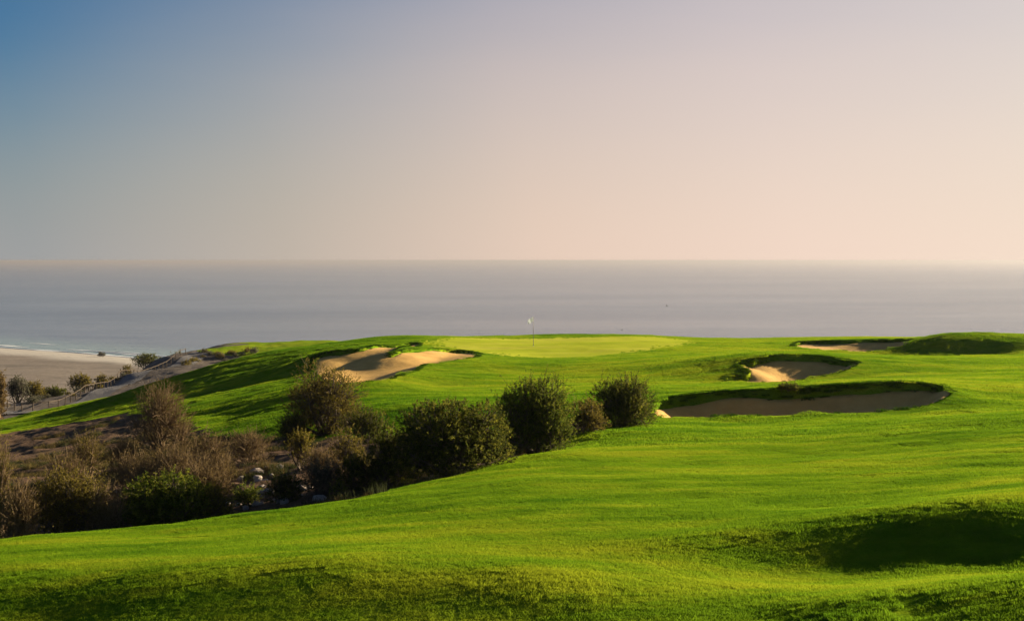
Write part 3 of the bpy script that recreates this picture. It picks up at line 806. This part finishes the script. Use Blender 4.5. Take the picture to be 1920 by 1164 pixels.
# bush on the beach
bxx, byy = W(190, 905.0), 905.0
bzz = SEA + 1.2
(wv, wq), (lv, lq, ti) = shrub_meshes(901, 5.0, 4.0, 2.6, 5, 160, 8, .5, .3, .5, 4, twig=.02, low=.1)
e = empty("bush", (bxx, byy, bzz)); tag(e, "lone dark bush on the sand by the shoreline", "bush")
mobj("branches", np_mesh("beach_bush_branches", wv, wq, BARK, False), e)
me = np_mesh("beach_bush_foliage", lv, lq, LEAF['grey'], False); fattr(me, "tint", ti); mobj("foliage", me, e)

# small scrub dotted over the bank right of the path: a few shared meshes
pr = []
for i in range(4):
    (wv, wq), (lv, lq, ti) = shrub_meshes(950 + i, 1.0, 0.9, 0.55, 4, 90, 7, .10, .06, .18, 4, twig=.008, low=.1)
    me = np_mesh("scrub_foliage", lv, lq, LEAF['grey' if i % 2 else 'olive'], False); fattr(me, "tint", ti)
    pr.append((np_mesh("scrub_branches", wv, wq, BARK, False), me))
def dots(n, cols, rowsr, dmin, label, group, smin, smax, ok=lambda x, y: True):
    k = 0
    while k < n:
        px = random.uniform(*cols); py = random.uniform(*rowsr)
        x, y = ground_at(px, py, dmin)
        if not ok(px, py, x, y): continue
        k += 1
        e = empty("scrub_bush", (x, y, H(x, y) - 0.03)); tag(e, label, "bush", group)
        s_ = random.uniform(smin, smax); e.scale = (s_, s_, s_ * random.uniform(.7, 1.1)); e.rotation_euler = (0, 0, random.uniform(0, 6.28))
        b_, f_ = random.choice(pr)
        mobj("branches", b_, e); mobj("foliage", f_, e)

dots(26, (345, 540), (658, 705), 200, "low grey green scrub bush on the dirt bank right of the path", "scrub on the dirt bank", 0.8, 1.9, lambda px, py, x, y: 215 < y < 300 and px > 330 + (705 - py) * 0.9)
dots(14, (30, 260), (700, 765), 150, "low scrub bush on the slope just beyond the fence", "scrub beyond the fence", 0.8, 1.8, lambda px, py, x, y: 150 < y < 300 and py < 775 - (px * px) / 900.0)

# ------------------------------------------------------------------ path and fence
FL = [(14, 771), (60, 765), (103, 760), (150, 750), (200, 733.5), (240, 713), (275, 694), (310, 681), (340, 672), (359, 666)]
fp = np.array([ground_at(px, py, 140) for px, py in FL])
_fd = np.polyval(np.polyfit([p_[0] for p_ in FL], fp[:, 1], 3), [p_[0] for p_ in FL])
fp = np.array([(W(p_[0], d_), d_) for p_, d_ in zip(FL, _fd)])
# smooth the line and resample it
ff = np.array(fp)
for _ in range(3):
    ff = np.concatenate([ff[:1], np.stack([ff[:-1] * .75 + ff[1:] * .25, ff[:-1] * .25 + ff[1:] * .75], 1).reshape(-1, 2), ff[-1:]])
seg = np.concatenate([[0], np.cumsum(np.hypot(*np.diff(ff, axis=0).T))])
def along(step):
    ss = np.arange(0, seg[-1], step)
    return np.column_stack([np.interp(ss, seg, ff[:, 0]), np.interp(ss, seg, ff[:, 1])])
pl = along(1.0)
tn = np.gradient(pl, axis=0); tn = tn / np.linalg.norm(tn, axis=1)[:, None]
rt = np.column_stack([tn[:, 1], -tn[:, 0]])          # to the right of the fence
offs = np.linspace(0.7, 4.2, 8)
PX = pl[:, None, :] + rt[:, None, :] * offs[None, :, None]
PZ = height(PX[..., 0].ravel(), PX[..., 1].ravel(), False).reshape(PX.shape[:2]) + 0.10
nn = PX.shape[1]; jj = (np.arange(len(pl) - 1)[:, None] * nn + np.arange(nn - 1)[None, :]).ravel()
tag(mobj("path", np_mesh("path", np.column_stack([PX[..., 0].ravel(), PX[..., 1].ravel(), PZ.ravel()]), np.column_stack([jj, jj + 1, jj + nn + 1, jj + nn]), M_PATH)), kind="structure")
M_WOOD = mat_plain("fence_wood", (0.05, 0.033, 0.019), 0.85, 0.3, 3.0)
posts = along(2.4)
pz = height(posts[:, 0], posts[:, 1], False)
fence = empty("fence", (posts[0, 0], posts[0, 1], pz[0]))
tag(fence, "rustic wooden post and rail fence running up along the pale path", "fence")
acc = tube_parts(); add_tube(acc, [(0, 0, -.2), (0, 0, .55), (0, 0, 1.0), (0, 0, 1.02)], [.062, .06, .056, .01], 7)
post_me = np_mesh("fence_post", np.concatenate(acc["V"]), np.concatenate(acc["Q"]), M_WOOD)
o3 = np.array([posts[0, 0], posts[0, 1], pz[0]])
for i in range(len(posts)):
    p3 = np.array([posts[i, 0], posts[i, 1], pz[i]]) - o3
    o = mobj("post", post_me, fence); o.location = p3; o.rotation_euler = (random.gauss(0, .03), random.gauss(0, .03), random.uniform(0, 6))
    if i + 1 < len(posts):
        q3 = np.array([posts[i + 1, 0], posts[i + 1, 1], pz[i + 1]]) - o3
        acc = tube_parts(); t_ = np.linspace(-.03, 1.03, 5)[:, None]
        add_tube(acc, p3 + (q3 - p3) * t_ + np.array([0, 0, 0.90]) + rng.normal(0, .012, (5, 3)), [.045, .052, .05, .05, .045], 6)
        mobj("rail", np_mesh("fence_rail", np.concatenate(acc["V"]), np.concatenate(acc["Q"]), M_WOOD), fence)

# ------------------------------------------------------------------ rocks in the gully
M_ROCK = mat_dirt("limestone", (0.16, 0.13, 0.105), (0.30, 0.25, 0.21), (0.42, 0.36, 0.31), 3.0)
rock_me = []
for i in range(6):
    bm = bmesh.new(); bmesh.ops.create_icosphere(bm, subdivisions=2, radius=1.0)
    r = np.random.default_rng(300 + i); ax = r.uniform(.7, 1.2, 3); pl_n = unit(r.normal(0, 1, (7, 3))); pd = r.uniform(.62, .9, 7)
    for v in bm.verts:
        c = np.array(v.co)
        for n_, d_ in zip(pl_n, pd):
            k = c @ n_
            if k > d_: c = c - n_ * (k - d_)
        v.co = Vector(c * ax * np.array([1, 1, .7]) + r.normal(0, .02, 3))
    me = bpy.data.meshes.new("rock"); bm.to_mesh(me); bm.free(); me.materials.append(M_ROCK); rock_me.append(me)
def rock(px, py, size, label, group=None, i=None):
    x, y = ground_at(px, py)
    o = mobj("rock", rock_me[i if i is not None else random.randrange(6)])
    s_ = size / 2 / F * y
    o.location = (x, y, H(x, y) + s_ * 0.25); o.scale = (s_ * random.uniform(.9, 1.2), s_, s_ * random.uniform(.8, 1.1))
    o.rotation_euler = (random.gauss(0, .25), random.gauss(0, .25), random.uniform(0, 6.28)); tag(o, label, "rock", group)
rock(482, 879, 30, "largest pale boulder in the gully, under the rust coloured shrub", None, 0)
rock(598, 929, 26, "broad grey rock low in the gully right of the dark low shrub", None, 2)
rock(612, 934, 20, "grey rock touching the broad one at the gully's lower edge", None, 3)
rock(568, 912, 22, "pale rock right above the dark low shrub in the gully", None, 4)
rock(502, 874, 17, "medium pale rock just right of the largest boulder", None, 5)
for (cx, cy, sx, sy, n, where) in ((480, 890, 24, 6, 10, "just below the largest boulder"), (505, 918, 16, 10, 12, "left of the dark low shrub in the gully"),
        (470, 942, 22, 6, 8, "at the gully's edge beside the yellow green shrub"), (570, 915, 14, 8, 6, "right of the dark low shrub in the gully"),
        (540, 940, 30, 4, 6, "along the mown grass below the dark low shrub"), (520, 870, 18, 5, 6, "below the slim yellow sapling"), (600, 866, 26, 5, 6, "under the olive shrub on the dirt")):
    for _ in range(n):
        rock(random.gauss(cx, sx * .6), random.gauss(cy, sy * .6), random.uniform(8, 18), "small pale limestone rock " + where, "loose rocks " + where)

# ------------------------------------------------------------------ dry ground cover in the gully
M_DRYG = mat_blade("dry_blade", (0.06, 0.045, 0.018), (0.11, 0.078, 0.030), (0.15, 0.12, 0.04), 0.35)
M_SAGE = mat_blade("sage_blade", (0.025, 0.030, 0.012), (0.045, 0.052, 0.020), (0.08, 0.075, 0.03), 0.35)
dry_p = [blade_patch("dry_tuft_%d" % i, 0.5, 90, 0.08, 0.34, 0.012, 0.7, M_DRYG if i < 3 else M_SAGE) for i in range(6)]
lo = DIRT.min(0); hi = DIRT.max(0); n = 16000
x = rng.uniform(max(lo[0], -45), hi[0], n); y = rng.uniform(lo[1], hi[1], n)
dens = fbm(x * 0.35, y * 0.35, 97, 3)
k = (np.abs(x / y) < 0.43) & (dirt_sd(x, y) < -0.05) & (dens > -0.05 + np.clip((y - 62) / 40, 0, 0.5))
x, y = x[k], y[k]
S = rng.uniform(.4, 1.1, len(x))
tag(scatter("dry_grass", np.column_stack([x, y, height(x, y)]), tilt_euler(x, y), np.column_stack([S, S, S * rng.uniform(.6, 1.2, len(x))]), rng.integers(0, 6, len(x)), dry_p), kind="stuff")

# ------------------------------------------------------------------ flag on the green
gx, gy = ground_at(1000, 649, 90); gz = H(gx, gy)
flag = empty("golf_flag", (gx, gy, gz)); tag(flag, "white flag on a thin dark pole standing in the putting green", "flag")
acc = tube_parts(); add_tube(acc, [(0, 0, -.1), (0, 0, 1.1), (0, 0, 2.2), (0, 0, 2.21)], [.020, .018, .015, .004], 8)
mobj("pole", np_mesh("flag_pole", np.concatenate(acc["V"]), np.concatenate(acc["Q"]), mat_plain("pole_paint", (0.09, 0.085, 0.07), 0.5)), flag)
u, v = np.meshgrid(np.linspace(0, 1, 15), np.linspace(0, 1, 9), indexing='xy')
fx = -u * 0.40; fz = 2.18 - v * 0.34 - u * 0.14 - 0.10 * u * u + 0.02 * np.sin(u * 9)
fy = 0.05 * np.sin(u * 8 + v * 1.5) * u + .02
jj = (np.arange(8)[:, None] * 15 + np.arange(14)[None, :]).ravel()
fm = np.column_stack([fx.ravel(), fy.ravel(), fz.ravel()])
fq = np.column_stack([jj, jj + 1, jj + 16, jj + 15])
me = np_mesh("flag_cloth", np.concatenate([fm, fm + np.array([0, .004, 0])]), np.concatenate([fq, fq[:, ::-1] + len(fm)]), mat_leaf("flag_fabric", (0.82, 0.84, 0.88), (0.82, 0.84, 0.88), (0.82, 0.84, 0.88), 0.3))
mobj("cloth", me, flag)
acc = tube_parts(); add_tube(acc, [(0, 0, -.05), (0, 0, .006), (0, 0, .007)], [.055, .055, .02], 12)
mobj("cup", np_mesh("hole_cup", np.concatenate(acc["V"]), np.concatenate(acc["Q"]), mat_plain("cup_white", (0.6, 0.6, 0.58))), flag)

# ------------------------------------------------------------------ birds over the water
M_BIRD = mat_plain("feathers", (0.035, 0.03, 0.028), 0.8)
def bird(px, py, d, span, flap, yaw, label):
    st = np.array([(-.5, 0, 0.0), (-.36, .02, .02), (-.22, .035, .035), (0, .045, .045), (.20, .03, .03), (.34, .045, .012), (.46, .07, .006)])
    a = np.linspace(0, 2 * np.pi, 8, endpoint=False); Vb = []; Fb = []
    for (yy, rx, rz) in st: Vb += [(math.cos(t_) * max(rx, .004), -yy, math.sin(t_) * max(rz, .004)) for t_ in a]
    for i in range(len(st) - 1):
        for j in range(8): Fb.append((i * 8 + j, i * 8 + (j + 1) % 8, (i + 1) * 8 + (j + 1) % 8, (i + 1) * 8 + j))
    for sgn in (-1, 1):
        b0 = len(Vb)
        for (xx, yl, yt_) in ((.03, .14, -.10), (.25, .17, -.06), (.45, .10, -.06), (.68, -.02, -.10)):
            z_ = flap * (xx if xx < .3 else .3 + (xx - .3) * .45)
            Vb += [(sgn * xx, yl, z_ + .008), (sgn * xx, yt_, z_ + .008), (sgn * xx, yt_, z_ - .008), (sgn * xx, yl, z_ - .008)]
        for i in range(3):
            for j in range(4): Fb.append((b0 + i * 4 + j, b0 + i * 4 + (j + 1) % 4, b0 + i * 4 + 4 + (j + 1) % 4, b0 + i * 4 + 4 + j))
    me = np_mesh("bird", np.array(Vb) * span / 1.36, np.array(Fb), M_BIRD)
    o = mobj("bird", me); o.location = (W(px, d), d, -(py - HZ) / F * d); o.rotation_euler = (0, .25, yaw); tag(o, label, "bird")
bird(1251, 574, 240, 0.85, .55, 1.0, "dark bird flying above the sea right of the flag")
bird(1166, 619, 260, 0.70, .8, 2.2, "bird skimming just over the ridge behind the putting green")

# ------------------------------------------------------------------ breaking waves
M_FOAM = mat_plain("foam", (0.72, 0.72, 0.70), 0.9, 0.15, 0.3)
def wave(s0, x0, x1, wid, seed, name="breaking_wave"):
    xs_ = np.arange(x0, x1, 4.0)
    c = 889 - 0.855 * (xs_ + 210) + 22 * np.sin(xs_ / 130.0) + 10 * np.sin(xs_ / 47.0 + 1)
    yc = c - s0 * 1.316 + 5 * fbm(xs_ * .02, xs_ * 0 + seed, seed, 3)
    env = np.clip(np.minimum(xs_ - x0, x1 - xs_) / 25.0, 0, 1)
    hw = wid * env * np.clip(0.55 + 0.75 * fbm(xs_ * .05, xs_ * 0 + 3.7, seed + 5, 4), 0.03, 2)
    prof = [(-1, .02), (-.4, .35), (.2, .5), (1, .02)]
    Vv = np.stack([np.column_stack([xs_ + a_ * hw * .65, yc + a_ * hw * .76, SEA + .05 + b_ * env * .8]) for a_, b_ in prof], 1).reshape(-1, 3)
    ii_ = (np.arange(len(xs_) - 1)[:, None] * 4 + np.arange(3)[None, :]).ravel()
    tag(mobj(name, np_mesh(name, Vv, np.column_stack([ii_, ii_ + 1, ii_ + 5, ii_ + 4]), M_FOAM)), kind="structure")
wave(-3, -640, -60, 3.2, 1); wave(-16, -620, -340, 4.0, 2); wave(-18, -320, -180, 2.5, 3); wave(-30, -560, -400, 4.5, 4); wave(-42, -365, -330, 3.5, 5); wave(-24, -285, -120, 2.4, 6)
